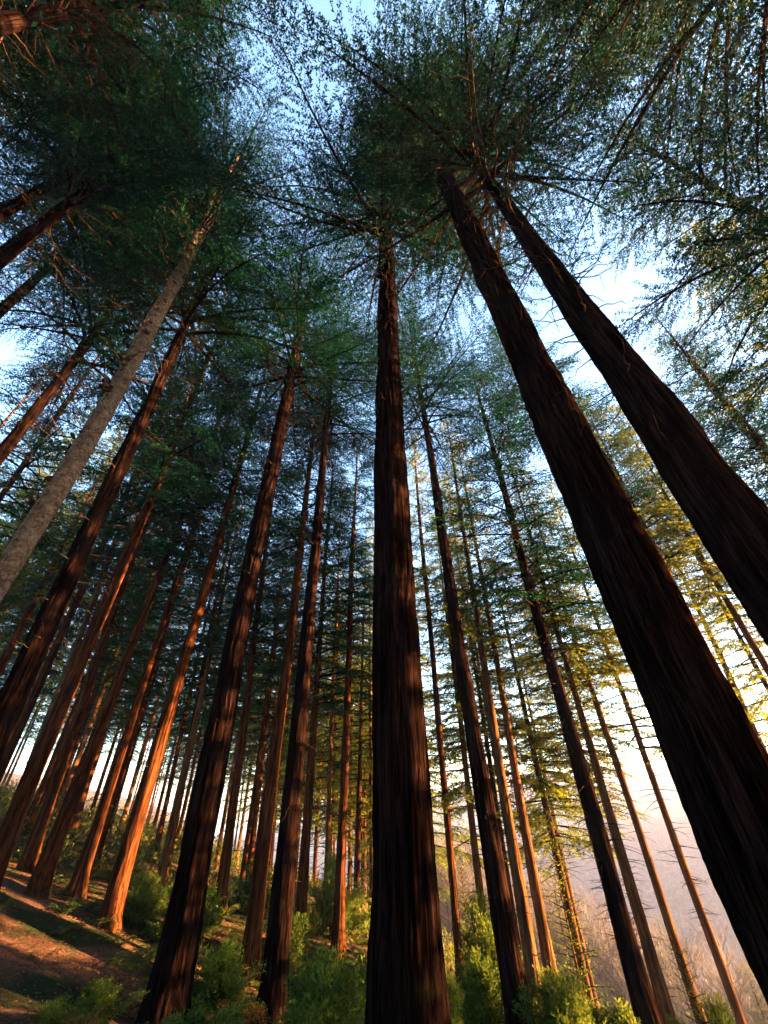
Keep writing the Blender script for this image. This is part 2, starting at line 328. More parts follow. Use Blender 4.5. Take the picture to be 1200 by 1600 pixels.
def dead_meshes(seed, z0, z1, n, rfun, Lmin, Lmax, m=None, sub=True, thick=1.0, curve=.5):
    """bare dead limbs on a trunk between z0 and z1; longer towards the crown"""
    rs = np.random.RandomState(seed); out = []
    for i in range(n):
        T = Tubes(4)
        t = (rs.rand()**.75); z = z0+(z1-z0)*t; az = rs.rand()*6.283
        L = (Lmin+(Lmax-Lmin)*t**2*rs.rand()) if rs.rand() < .75 else Lmin*(.4+rs.rand())
        hd = np.array([math.cos(az), math.sin(az), 0]); sdv = np.array([-hd[1], hd[0], 0])
        k = 7; s = np.linspace(0, 1, k); r0 = rfun(z)*.9
        e = .25*rs.randn()-.05; cv = curve*rs.randn()*.5; cz = -curve*rs.rand()*.7 if rs.rand() < .6 else curve*rs.rand()*.5
        pts = np.outer(r0+s*L, hd)+np.outer(cv*L*s**2, sdv); pts[:, 2] = z+L*(e*s+cz*s**2)
        pts[1:] += rs.randn(k-1, 3)*.025*L
        rad = thick*(.006+.009*L**.7)*np.linspace(1, .25, k)
        T.add(pts, rad)
        if sub and L > .8:
            for _ in range(int(2+L*2.2)):
                sj = .3+.65*rs.rand(); p = np.array([np.interp(sj, s, pts[:, c]) for c in range(3)])
                d = hd*(.4+rs.rand()*.5)+sdv*rs.choice([-1, 1])*(.5+.5*rs.rand())+np.array([0, 0, rs.randn()*.3]); d /= np.linalg.norm(d)
                l = L*(.18+.3*rs.rand()); q = np.linspace(0, 1, 4)
                pp = p+np.outer(q*l, d)+rs.randn(4, 3)*.02*l; pp[0] = p
                T.add(pp, thick*np.linspace(.0055, .002, 4)*(.7+.3*L**.5), 3)
        v, f = T.arrays(); out.append(new_mesh('dead_branch', v, f, m or TWIG))
    return out

# shared crowns
AIR = (1.1, .9, .6, .3)
CN = [crown_mesh('crown_near', 91+i, H=15, R=5.4, nb=125, nbl=30, nl=62, leafL=.078, leafW=.027, droop=.42, shape=['cone', 'taper', 'taper'][i], dvar=(1.3, 1, .6, .2)) for i in range(3)]
CA = [crown_mesh('crown_airy', 131+i, H=17, R=5.6, nb=105, nbl=32, nl=46, leafL=.09, leafW=.032, droop=.35, shape=['taper', 'cone'][i], dvar=AIR, bare=(26, 6, 2.2)) for i in range(2)]
CR = [crown_mesh('crown_redwood', 11+i, H=19, R=4.5, nb=118, nbl=26, nl=25, leafL=.13, leafW=.048, droop=.4, dvar=(1.3, 1, .6, .15), bare=(40, 8, 1.6), shape=['cone', 'taper', 'cone', 'taper', 'cone'][i]) for i in range(5)]
CF = [crown_mesh('crown_fir', 31+i, H=20, R=[4.1, 4.6, 3.6, 4.3, 3.9][i], nb=[105, 84, 125, 95, 110][i], nbl=30, nl=27, droop=[.2, .38, .1, .5, .25][i], up=[-.02, .1, -.1, .2, .0][i], curl=[.8, .5, 1.0, .6, .9][i], shape=['taper', 'cone', 'taper', 'cone', 'cone'][i], leafm=LEAF_FIR, keep=[.75, .6, .8, .65, .7][i], sub=.34, leafL=.14, leafW=.055, bare=(45, 7, 1.3)) for i in range(5)]
CP = [crown_mesh('crown_pine', 41+i, H=9, R=4.2, nb=85, nbl=24, nl=32, droop=.1, up=.3, curl=.2, shape='round', keep=.8, sub=.35, leafL=.11, leafW=.032) for i in range(2)]

RAYS = lambda U, V: _f+_r2*(U-600)/F_PX-_u2*(V-800)/F_PX

def make_tree(name, label, cat, base, axis_top, prof, H, near, seed, bark, crown=None, crown_z=None, crown_s=1.0, crown_sz=None, dead=None, group=None, ridge=None, scars=False, wob=.04, cseed=None):
    """base: world point of the trunk foot; axis_top: a world point the trunk passes through"""
    t = empty(name, base, label, cat, group)
    ax = (Vector(axis_top)-Vector(base)).normalized()
    t.rotation_mode = 'QUATERNION'; t.rotation_quaternion = Vector((0, 0, 1)).rotation_difference(ax)
    mesh_obj('trunk', trunk_mesh('trunk', prof, H, near, seed, bark, ridge=ridge, wob=wob), t)
    if crown is not None:
        c = mesh_obj('crown', crown, t)
        sz = crown_sz if crown_sz else (H-crown_z+.4)/max(crown_h[crown.name], 1)
        c.location = (0, 0, crown_z); c.scale = (crown_s, crown_s, sz); c.rotation_euler = (0, 0, (seed*1.7) % 6.28)
    rf = lambda z: float(np.interp(z, [p[0] for p in prof], [p[1] for p in prof]))
    if dead and near >= 2:
        z0, z1, n, l0, l1, th = dead
        for me in dead_meshes(seed+900, z0, z1, min(n, 100), rf, l0, l1, thick=th): mesh_obj('dead_branch', me, t)
    if scars:
        rs = np.random.RandomState(seed+3)
        for i in range(scars):
            z = 1+rs.rand()*(H*.72); a = rs.rand()*6.283; r = rf(z)*1.0; sz = .04+.05*rs.rand()
            k = 8; ph = np.arange(k)*2*math.pi/k; hd = np.array([math.cos(a), math.sin(a), 0]); s_ = np.array([-hd[1], hd[0], 0])
            rings = []
            for rr, dd in ((1.5, -.01), (1.25, .012), (.8, .026), (.55, .02), (.05, .012)):
                rings.append(hd*(r+dd)+np.array([0, 0, z])+sz*rr*(np.outer(np.cos(ph)*1.25, s_)+np.outer(np.sin(ph)*.8, [0, 0, 1.])))
            ii = np.arange(4)[:, None]*k; j = np.arange(k)[None]; j2 = (j+1) % k
            mesh_obj('branch_scar', new_mesh('branch_scar', np.concatenate(rings), np.stack([ii+j, ii+j2, ii+k+j2, ii+k+j], -1).reshape(-1, 4), SCAR), t)
    return t
crown_h = {}
for L_, h_ in ((CN, 15), (CA, 17), (CR, 19), (CF, 20), (CP, 9)):
    for m_ in L_: crown_h[m_.name] = h_

PLACED = []
def photo_tree(spec):
    (name, label, cat, U1, V1, w1, U2, V2, w2, D, bark, near, ctype, cz, H, cs, dead, extra) = spec
    th = math.atan2(abs(U2-U1), abs(V1-V2)); z = D*F_PX/(w1*math.cos(th))
    p1 = RAYS(U1, V1)*z; d = RAYS(U2, V2); t = (p1[0]*d[0]+p1[1]*d[1])/(d[0]**2+d[1]**2); p2 = d*t
    D2 = w2*math.cos(th)*t/F_PX
    cf = {3: .95, 2: .92, 1: .95, 0: 1}[near]*math.cos(math.atan2(p1[0], p1[1]))/math.cos(th); D *= cf; D2 *= cf
    p1 = p1+np.array([0, 0, EYE]); p2 = p2+np.array([0, 0, EYE])
    a = (p2-p1)/(p2[2]-p1[2])
    q = p1.copy()
    for _ in range(6): q = p1+a*(H1(q[0], q[1])-p1[2])
    b = q; zb = b[2]; al = np.linalg.norm(a)
    z1 = (p1[2]-zb)*al; z2 = (p2[2]-zb)*al; H = H-zb*0
    r1, r2 = D/2, D2/2; sl = (r2-r1)/(z2-z1)
    r0 = min(r1-sl*z1*.9, r1*1.25)
    rm = max(.02, min(r2+sl*(H-z2)*.5, r2*.6))
    prof = [(0, r0), (z1, r1), (z2, r2), (H*.9 if H*.9 > z2 else z2+.5, rm), (H, .015)]
    if z1 < 1.0: prof = [(0, r1*1.03), (max(z1, .01), r1)]+prof[2:]
    prof = sorted(prof)
    seed = int(U1*7+V1) % 997+abs(int(D*100))
    lst = {'R': CR, 'F': CF, 'P': CP, 'N': CN, 'A': CA}[ctype]; cm = lst[seed % len(lst)]; cz = max(cz-(.3 if ctype in 'NA' else 2.5), 4); H += 1.5; cs *= 1.1
    if ctype == 'R': cz = max(cz-1, 7.5)
    PLACED.append((b[0], b[1]))
    return make_tree(name, label, cat, tuple(b), tuple(p2), prof, H, near, seed, bark, cm, cz, cs, None, dead, wob=extra.get('wob', .035), scars=extra.get('scars', False), ridge=extra.get('ridge'), group=extra.get('group'))

D_, R_, F_, P_, O_ = BARK_SHADED, BARK, BARK_FIR, BARK_PALE, BARK_OLIVE
nm = 'redwood_tree'
T = [
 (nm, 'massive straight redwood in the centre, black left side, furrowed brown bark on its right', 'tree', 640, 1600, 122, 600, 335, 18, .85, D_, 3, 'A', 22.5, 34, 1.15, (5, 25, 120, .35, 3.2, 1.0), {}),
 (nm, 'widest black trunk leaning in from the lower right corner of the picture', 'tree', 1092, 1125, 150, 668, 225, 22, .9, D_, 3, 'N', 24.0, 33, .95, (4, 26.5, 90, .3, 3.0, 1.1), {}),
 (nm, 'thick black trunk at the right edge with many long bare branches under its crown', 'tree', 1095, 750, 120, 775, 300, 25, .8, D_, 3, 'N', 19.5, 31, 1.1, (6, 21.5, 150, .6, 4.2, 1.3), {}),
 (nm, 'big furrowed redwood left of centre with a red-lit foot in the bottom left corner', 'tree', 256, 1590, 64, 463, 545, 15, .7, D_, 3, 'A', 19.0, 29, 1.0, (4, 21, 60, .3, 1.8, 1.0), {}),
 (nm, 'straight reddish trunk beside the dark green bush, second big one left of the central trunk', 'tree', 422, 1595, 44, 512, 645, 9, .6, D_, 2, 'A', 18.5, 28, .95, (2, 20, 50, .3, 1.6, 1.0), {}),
 (nm, 'slim dark trunk with pale twig stubs standing between the two big left redwoods', 'tree', 385, 1545, 30, 475, 800, 10, .5, R_, 2, 'R', 16, 25, .8, (1.5, 18, 50, .3, 1.5, 1.0), {}),
 (nm, 'tall brown trunk with a mossy foot standing in low green undergrowth on the left', 'tree', 160, 1475, 34, 375, 722, 11, .55, R_, 2, 'R', 17, 26, .9, (2, 18, 50, .3, 1.6, 1.0), {}),
 (nm, 'orange sunlit trunk with flared foot and pale snapped twigs atop the brown bank', 'tree', 117, 1400, 24, 265, 940, 9, .45, R_, 2, 'R', 13, 25, .85, (1, 14, 40, .3, 1.2, 1.0), {}),
 (nm, 'dim thin trunk just behind the orange sunlit trunk with the flared foot', 'tree', 140, 1375, 14, 268, 950, 7, .4, R_, 1, 'R', 13, 25, .85, (2, 14, 30, .3, 1.4, 1.0), {}),
 (nm, 'dark brown trunk rising from the crest of the bare brown bank', 'tree', 62, 1380, 32, 252, 890, 12, .55, R_, 2, 'R', 14, 27, .9, (1, 14, 50, .3, 1.4, 1.0), {}),
 (nm, 'trunk glowing orange low down behind the brown bank at the left edge', 'tree', 40, 1360, 24, 190, 920, 12, .5, R_, 2, 'R', 14, 27, .9, (1, 14, 50, .4, 1.6, 1.0), {}),
 ('slender_tree', 'slender smooth tree with pale olive bark crossing the red trunks at far left', 'tree', 5, 1310, 16, 250, 660, 8, .35, O_, 2, 'P', 20, 27, .6, (3, 21, 60, .25, 1.6, .9), {'scars': 60, 'ridge': .004}),
 ('pale_pine', 'pale cream barked tree dotted with dark branch scars at the left edge', 'tree', 30, 850, 48, 345, 305, 22, .5, P_, 3, 'P', 21.5, 31, .9, (1.5, 24, 100, .35, 3.2, 1.2), {'scars': 100, 'ridge': .012, 'wob': .12}),
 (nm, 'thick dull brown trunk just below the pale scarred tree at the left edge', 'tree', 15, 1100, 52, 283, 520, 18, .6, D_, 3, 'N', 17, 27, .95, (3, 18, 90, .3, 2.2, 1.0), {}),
 (nm, 'reddish brown trunk behind the slender olive tree on the left', 'tree', 98, 1100, 28, 265, 705, 14, .5, R_, 2, 'R', 15, 26, .9, (2, 16, 60, .3, 1.8, 1.0), {}),
 (nm, 'narrow dark trunk immediately right of the massive central trunk', 'tree', 725, 1590, 14, 663, 880, 7, .3, R_, 2, 'F', 15, 26, .62, (2, 13, 50, .3, 1.3, 1.0), {}),
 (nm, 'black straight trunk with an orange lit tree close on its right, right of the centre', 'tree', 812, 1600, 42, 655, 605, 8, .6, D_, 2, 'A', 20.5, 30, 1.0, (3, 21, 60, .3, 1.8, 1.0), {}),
 ('fir_tree', 'bright orange lit trunk touching the right side of a black trunk', 'tree', 845, 1600, 26, 737, 910, 8, .5, F_, 2, 'F', 14, 26, .8, (1, 11, 70, .3, 1.1, 1.0), {}),
 ('fir_tree', 'sunlit rough trunk covered in short pale twigs above the green bushes', 'tree', 870, 1570, 22, 762, 960, 7, .45, F_, 2, 'F', 14, 25, .8, (1, 10, 80, .25, 1.0, 1.0), {}),
 (nm, 'straight dark trunk crossing the view of the hazy valley', 'tree', 1014, 1600, 38, 792, 780, 11, .55, D_, 2, 'R', 14, 26, .95, (3, 15, 60, .3, 1.8, 1.0), {}),
 ('fir_tree', 'orange lit fir trunk with curled broken twigs beside the dark trunk over the valley', 'tree', 1048, 1600, 25, 878, 1010, 8, .45, F_, 2, 'F', 13, 24, .8, (1, 8, 90, .3, 1.2, 1.0), {}),
 (nm, 'smooth red trunk rising from the dark bush just left of the central trunk', 'tree', 530, 1420, 17, 553, 830, 6, .4, R_, 2, 'R', 15, 25, .8, (3, 16, 30, .3, 1.3, 1.0), {}),
 (nm, 'thin lit trunk squeezed between a smooth red trunk and the central trunk', 'tree', 556, 1455, 11, 565, 1090, 5, .35, R_, 1, 'R', 9, 22, .9, (1, 10, 50, .3, 1.3, 1.0), {}),
 (nm, 'pinkish brown trunk with a sun-spotted foot behind the dark green bush', 'tree', 466, 1485, 20, 503, 960, 7, .45, R_, 2, 'R', 11, 24, .85, (1, 12, 60, .3, 1.3, 1.0), {}),
 (nm, 'red trunk right behind the big furrowed redwood left of centre', 'tree', 345, 1400, 19, 405, 940, 8, .45, R_, 2, 'R', 12, 24, .85, (1, 12, 40, .3, 1.4, 1.0), {}),
 (nm, 'thin orange lit trunk left of the slim dark trunk with pale stubs', 'tree', 383, 1420, 12, 424, 1055, 6, .4, R_, 1, 'R', 10, 24, .9, (1, 11, 40, .3, 1.3, 1.0), {}),
 (nm, 'yellow-orange lit trunk just left of the big furrowed redwood, bright down its right edge', 'tree', 252, 1390, 15, 318, 1050, 9, .45, R_, 2, 'R', 11, 25, .9, (1, 12, 40, .3, 1.3, 1.0), {}),
 (nm, 'thinner trunk standing left against the yellow-orange lit trunk', 'tree', 234, 1370, 10, 300, 1070, 6, .4, R_, 1, 'R', 11, 24, .9, (1, 12, 40, .3, 1.3, 1.0), {}),
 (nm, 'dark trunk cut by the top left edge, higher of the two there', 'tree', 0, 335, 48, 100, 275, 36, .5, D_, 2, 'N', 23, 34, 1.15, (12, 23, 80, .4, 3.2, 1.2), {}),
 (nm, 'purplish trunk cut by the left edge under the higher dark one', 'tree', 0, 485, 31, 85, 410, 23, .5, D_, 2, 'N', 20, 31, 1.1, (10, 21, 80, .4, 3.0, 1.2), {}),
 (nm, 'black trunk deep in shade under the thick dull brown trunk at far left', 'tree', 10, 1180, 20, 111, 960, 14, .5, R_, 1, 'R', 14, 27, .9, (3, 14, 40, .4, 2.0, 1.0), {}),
 (nm, 'thin dark trunk right of the dark brown trunk on the bank crest', 'tree', 110, 1310, 13, 165, 1130, 11, .45, R_, 1, 'R', 12, 26, .95, (2, 12, 30, .4, 1.6, 1.0), {}),
 (nm, 'narrow orange trunk between the two trunks at the left end of the bank', 'tree', 53, 1347, 13, 101, 1213, 11, .5, R_, 1, 'R', 13, 27, .95, (2, 13, 30, .4, 1.6, 1.0), {}),
 (nm, 'very thin dark trunk at the right edge behind the leaning black trunks', 'tree', 1190, 1055, 9, 1120, 925, 7, .25, R_, 1, 'F', 16, 30, .7, (5, 18, 40, .4, 1.6, 1.0), {}),
 ('fir_tree', 'orange lit trunk at the right edge beyond the widest black trunk', 'tree', 1192, 1170, 13, 1108, 990, 9, .4, F_, 1, 'F', 13, 30, .85, (5, 15, 50, .4, 1.4, 1.0), {}),
 (nm, 'grey green trunk high at the right edge, half veiled by foliage', 'tree', 1190, 705, 17, 1050, 535, 10, .5, R_, 1, 'R', 26, 38, 1.3, (16, 28, 50, .5, 2.8, 1.2), {}),
 (nm, 'thin dark trunk running up to the left edge of the widest black trunk', 'tree', 900, 790, 12, 815, 600, 9, .35, R_, 1, 'R', 26, 34, 1.0, (8, 26, 80, .5, 2.4, 1.2), {}),
 (nm, 'thin trunk glimpsed between the two thickest black trunks', 'tree', 985, 790, 9, 940, 700, 7, .3, R_, 1, 'R', 21, 31, 1.0, (8, 22, 70, .5, 2.4, 1.2), {}),
]
for sp_ in T: photo_tree(sp_)

# ------------------------------------------------------------------ trees without a measured trunk
def plain_tree(name, label, cat, x, y, D, H, ctype, cz, cs, near, seed, bark=None, dead=None, group=None, lean=0.01):
    rs = random.Random(seed); z = H1(x, y)-.05
    prof = [(0, D/2), (H*.5, D*.36), (H*.85, D*.16), (H, .015)]
    lst = {'R': CR, 'F': CF, 'P': CP, 'N': CN, 'A': CA}[ctype]; cm = lst[seed % len(lst)]
    PLACED.append((x, y))
    return make_tree(name, label, cat, (x, y, z), (x+rs.uniform(-lean, lean)*H, y+rs.uniform(-lean, lean)*H, z+H), prof, H, near, seed, bark or BARK, cm, cz, cs, None, dead, group=group)

def polar_xy(az, d): return d*math.sin(math.radians(az)), d*math.cos(math.radians(az))
# neighbours whose trunks stand beside the camera's view and whose crowns fill the upper corners
near_extra = [(-86, 7.5, 31, 17, 1.0, 'N', 'dense dark crown filling the top left corner'),
              (-66, 10.5, 32, 17, 1.0, 'N', 'dark crown hanging over the two trunks cut by the left edge'),
              (-97, 9.5, 30, 16, 1.0, 'N', 'crown with hanging twigs at the top edge above the left trunks'),
              (-54, 15, 31, 15, 1.0, 'N', 'thick green crown at the left edge above the pale scarred tree'),
              (-140, 3.6, 31, 17, .9, 'A', 'airy crown overhead at the top edge, left of the clear patch of sky'),
              (94, 8.0, 32, 16, 1.1, 'N', 'broad dark crown with drooping boughs at the upper right edge'),
              (104, 7.5, 30, 15, 1.1, 'N', 'dense crown filling the top right corner'),
              (69, 12.5, 31, 14, 1.05, 'N', 'dark green boughs at the right edge above the grey green trunk'),
              (64, 18.5, 31, 14, 1.2, 'F', 'layered boughs with bare twigs at the right edge beyond the black trunks')]
for i, (az, d, H, cz, cs, ct, lb) in enumerate(near_extra):
    x, y = polar_xy(az, d)
    plain_tree('redwood_tree', lb, 'tree', x, y, .4, H, ct, cz, cs, 2, 200+i, bark=BARK_SHADED, dead=(8, cz, 70, .5, 3.2, 1.2))
# young firs added just outside the frame to shade the near trunks
for i, (x, y, H, lb) in enumerate([(13, 5.5, 11, 'unseen young fir added to shade the widest black trunk'), (15.5, 9.0, 11, 'unseen young fir added as shade right of the black trunks'),
                                (18.5, 6.5, 12, 'unseen young fir added as shade farthest right'), (20.5, 11.5, 12, 'unseen young fir added as shade behind the black trunks')]):
    plain_tree('young_fir', lb, 'tree', x, y, .25, H, 'F', .8, .75, 1, 300+i, bark=BARK_FIR)

for i, (x, y, cz, lb) in enumerate([(24, 9, 3, 'large dense fir added to block the sun, nearest of the outer row'), (27, 11.0, 2, 'large dense fir added to block the sun, second in the outer row'),
                                 (22.5, 12.5, 3, 'large dense fir added to block the sun, third in the outer row'), (31, 14.0, 2, 'large dense fir added to block the sun, farthest in the outer row'), (19, 3, 3, 'large dense fir added to block the sun right of the viewpoint')]):
    plain_tree('fir_tree', lb, 'tree', x, y, .5, 30, 'F', cz, 1.15, 1, 320+i, bark=BARK_FIR)  # tall firs added as blockers to keep the sun off the near trunks
for i, (x, y, cz, lb) in enumerate([(15.5, 4.0, 5, 'redwood with low dense boughs added to block the sun, first in the row right of the viewpoint'), (18, 9.2, 5, 'redwood with low dense boughs added to block the sun behind the young firs'), (20, .5, 4, 'redwood with low dense boughs added to block the sun far right of the viewpoint'),
                                    (26, 5.5, 3, 'redwood with low dense boughs added to block the sun on the valley side'), (16.5, 12.6, 7, 'redwood with low dense boughs added to block the sun just beyond the right edge of the view'), (29, 9, 2, 'redwood with low dense boughs added to block the sun, outermost of the row')]):
    plain_tree('redwood_tree', lb, 'tree', x, y, .5, 31, 'R', cz, 1.0, 1, 340+i)  # redwoods added as a denser screen against sun on the near trunks
# the wood goes on behind the camera
for i, (az, d) in enumerate([(112, 8), (118, 14), (138, 7.5), (150, 13), (165, 8), (180, 13), (-165, 8.5), (-150, 14), (-138, 8), (-120, 13), (-110, 8.5), (100, 16), (-98, 17), (132, 19), (-128, 20), (168, 20), (-172, 21), (-82, 15)]):
    x, y = polar_xy(az, d)
    plain_tree('redwood_tree', 'redwood standing behind the viewpoint', 'tree', x, y, .6, 31, 'F' if i % 2 else 'R', 3.5, 1.15, 1, 250+i, group='redwoods of the wood behind the viewpoint')
rnd = random.Random(4)
def free(x, y, d):
    return all((x-a)**2+(y-b)**2 > d*d for a, b in PLACED)
n_bg = 0; tries = 0; BG = []
while n_bg < 150 and tries < 12000:
    tries += 1
    az = rnd.uniform(-56, 22); d = rnd.uniform(24, 98)
    if az > 3 and (d > 31 or rnd.random() < .4): continue
    x, y = polar_xy(az, d)
    if not free(x, y, (2.9 if d < 48 else 2.2) if az < 3 else 4.2): continue
    sight = any(abs(math.degrees(math.atan2(x, y)-math.atan2(a, b))) < .35 for a, b in PLACED if math.hypot(a, b) < d) and rnd.random() < .5
    if sight: continue
    H = rnd.uniform(21, 30); left = az < -8
    ct = 'R' if rnd.random() < (.75 if left else .3) else 'F'
    cz = rnd.uniform(6, 11) if left else rnd.uniform(7, 11)
    grp = 'distant conifers deep in the wood'; lb = 'distant conifer'
    D = rnd.uniform(.22, .42)
    bgt = plain_tree('conifer_tree', lb, 'tree', x, y, D, H, ct, cz, rnd.uniform(.85, 1.2), 0 if d > 40 else 1, 400+n_bg, bark=BARK if rnd.random() < .6 else BARK_FIR,
               dead=(1, cz+1, 40 if d < 45 else 22, .4, 1.6, 1.3), group=grp)
    n_bg += 1; BG.append((az, bgt))
def gap_labels(items, what):
    anchors = [(-60, 'the left edge of the picture'), (-41.8, 'the dull brown trunk at far left'), (-33.8, 'the trunk on the bank crest'), (-27.5, 'the mossy-footed trunk'), (-21.1, 'the big furrowed redwood'), (-12, 'the reddish trunk by the bush'),
               (.7, 'the central trunk'), (10.7, 'the black straight trunk'), (21.4, 'the dark trunk over the valley'), (34.4, 'the widest black trunk'), (90, 'the right edge of the picture')]
    w1 = ['first', 'second', 'third', 'fourth', 'fifth', 'sixth', 'seventh', 'eighth', 'ninth']
    words_ = w1+['tenth', 'eleventh', 'twelfth', 'thirteenth', 'fourteenth', 'fifteenth', 'sixteenth', 'seventeenth', 'eighteenth', 'nineteenth', 'twentieth']+['twenty-'+w for w in w1]+['thirtieth']+['thirty-'+w for w in w1]+['fortieth']+['forty-'+w for w in w1]
    for k in range(len(anchors)-1):
        g = sorted([b for b in items if anchors[k][0] <= b[0] < anchors[k+1][0]], key=lambda b: b[0])
        for n_, (a_, o_) in enumerate(g):
            if anchors[k][0] == -60: o_['label'] = words_[n_]+' '+what+' left of '+anchors[k+1][1]
            else: o_['label'] = words_[n_]+' '+what+' rightward from '+anchors[k][1]
gap_labels(BG, 'distant conifer')
# fringe firs to the right: boughs hang between the sky and the valley
FR = []
fr = [(8.5, 24, 23, 6, 1.0), (12.5, 27, 24, 5.5, 1.1), (17, 25, 22, 6, 1.0), (21.0, 26.5, 24, 8, 1.05), (25.5, 25, 28, 12, 1.0), (33.5, 27, 30, 15, 1.05), (37.5, 22, 29, 15, .95), (42, 24, 30, 16, 1.0), (47, 27, 31, 16, 1.0), (17.5, 38, 27, 8, 1.0), (28.3, 27, 28, 10.5, 1.2), (23.2, 29, 28, 9, 1.1),
      (3.5, 29, 24, 5, 1.1), (-2.6, 31, 24, 4, 1.15), (-7.5, 33, 25, 4, 1.1), (-10.8, 36, 26, 4, 1.2), (-5, 38, 26, 3, 1.3), (0.5, 34, 25, 3, 1.1), (-14.5, 40, 26, 4, 1.2)]
for i, (az, d, H, cz, cs) in enumerate(fr):
    cs *= 1.0
    x, y = polar_xy(az, d)
    FR.append((az, None)); FR[-1] = (az, plain_tree('fir_tree', 'fir at the wood edge', 'tree', x, y, .36, H, 'F', cz, cs, 1, 600+i, bark=BARK_FIR, group='firs along the edge of the wood'))

gap_labels(FR, 'layered fir')
for i, (az, d, H, lb) in enumerate([(24.5, 70, 13, 'dark conifer on the valley side seen left of the dark trunk'), (27.5, 95, 15, 'hazy conifer on the valley side right of the dark trunk'), (30, 62, 10, 'small conifer low on the valley side under the open sky'),
                                (32, 110, 16, 'hazy conifer near the black leaning trunk, far down the valley'), (18.5, 85, 14, 'hazy conifer in the valley between the orange trunk and the dark trunk'), (28.6, 130, 16, 'faint conifer farthest out in the valley haze'), (16, 60, 11, 'conifer down the slope behind the sunlit rough trunk')]):
    x, y = polar_xy(az, d)
    plain_tree('conifer_tree', lb, 'tree', x, y, .35, H, 'F', .6, .8, 0, 700+i)

# ------------------------------------------------------------------ understorey
def shrub_mesh(seed, R=1.0, Hh=1.2, n=9000, leafL=.07, leafW=.03, upright=.3, lm=None):
    rs = np.random.RandomState(seed); T = Tubes(3); B = []; D = []; N = []
    ns = 46
    for i in range(ns):
        az = rs.rand()*6.283; el = math.radians(15+75*rs.rand()**.7); L = (.6+.55*rs.rand())
        d = np.array([math.cos(az)*math.cos(el)*R, math.sin(az)*math.cos(el)*R, math.sin(el)*Hh])*L
        k = 6; s = np.linspace(0, 1, k); p0 = np.array([rs.randn()*.12*R, rs.randn()*.12*R, 0])
        pts = p0+np.outer(s, d); pts[:, 2] -= .18*Hh*s**2; pts += rs.randn(k, 3)*.025*R
        T.add(pts, np.linspace(.014, .003, k))
        m = n//ns
        q = .2+.8*rs.rand(m)**.7; c = np.stack([np.interp(q, s, pts[:, a]) for a in range(3)], -1)
        # side twigs
        tw = rs.randint(0, 12, m); ang = tw*1.3+i; dl = .26*R*rs.rand(m)*(1.15-q*.7)
        dv = np.stack([np.cos(ang), np.sin(ang), np.sin(tw*2.1)*.6+.1], -1); c = c+dv*dl[:, None]
        ld = dv*.7+rs.randn(m, 3)*.5+d/np.linalg.norm(d)*.4; ld[:, 2] += upright-.3; ld /= np.linalg.norm(ld, axis=1)[:, None]
        B.append(c); D.append(ld); N.append(np.tile([0, 0, 1.], (m, 1))+rs.randn(m, 3)*.5)
    B = np.concatenate(B); D = np.concatenate(D); N = np.concatenate(N); rs2 = np.random.RandomState(seed+1)
    v, q = leaf_quads(B, D, N, leafL*(.6+.8*rs2.rand(len(B))), leafW*(.6+.8*rs2.rand(len(B))))
    return (new_mesh('foliage', v, q, lm or LEAF_BUSH, smooth=False), new_mesh('stems', *T.arrays(), TWIG))
LEAF_BRACKEN = leaf_material('bracken_leaf', (0.026, 0.0156, 0.0078), (0.078, 0.039, 0.0156), (0.169, 0.0975, 0.0325), trans=.35, tcol=(0.208, 0.104, 0.026), scale=2.0)
SH = [shrub_mesh(71+i, n=[24000, 20000, 24000][i], leafL=[.048, .065, .042][i], leafW=[.020, .012, .020][i], upright=[.2, .6, .3][i]) for i in range(3)]+[shrub_mesh(77, n=12000, leafL=.06, leafW=.016, upright=-.3, lm=LEAF_BRACKEN), shrub_mesh(78, n=13000, leafL=.085, leafW=.030, upright=.0)]
def px_xy(U, d):
    """ground point at plan distance d below picture column U near the bottom of the frame"""
    best = None
    for V in range(1250, 1720, 4):
        r = RAYS(U, V); t = d/math.hypot(r[0], r[1]); x, y, z = r*t
        g = H1(x, y); e = abs(z+EYE-g)
        if best is None or e < best[0]: best = (e, x, y, g)
    return best[1], best[2], best[3]
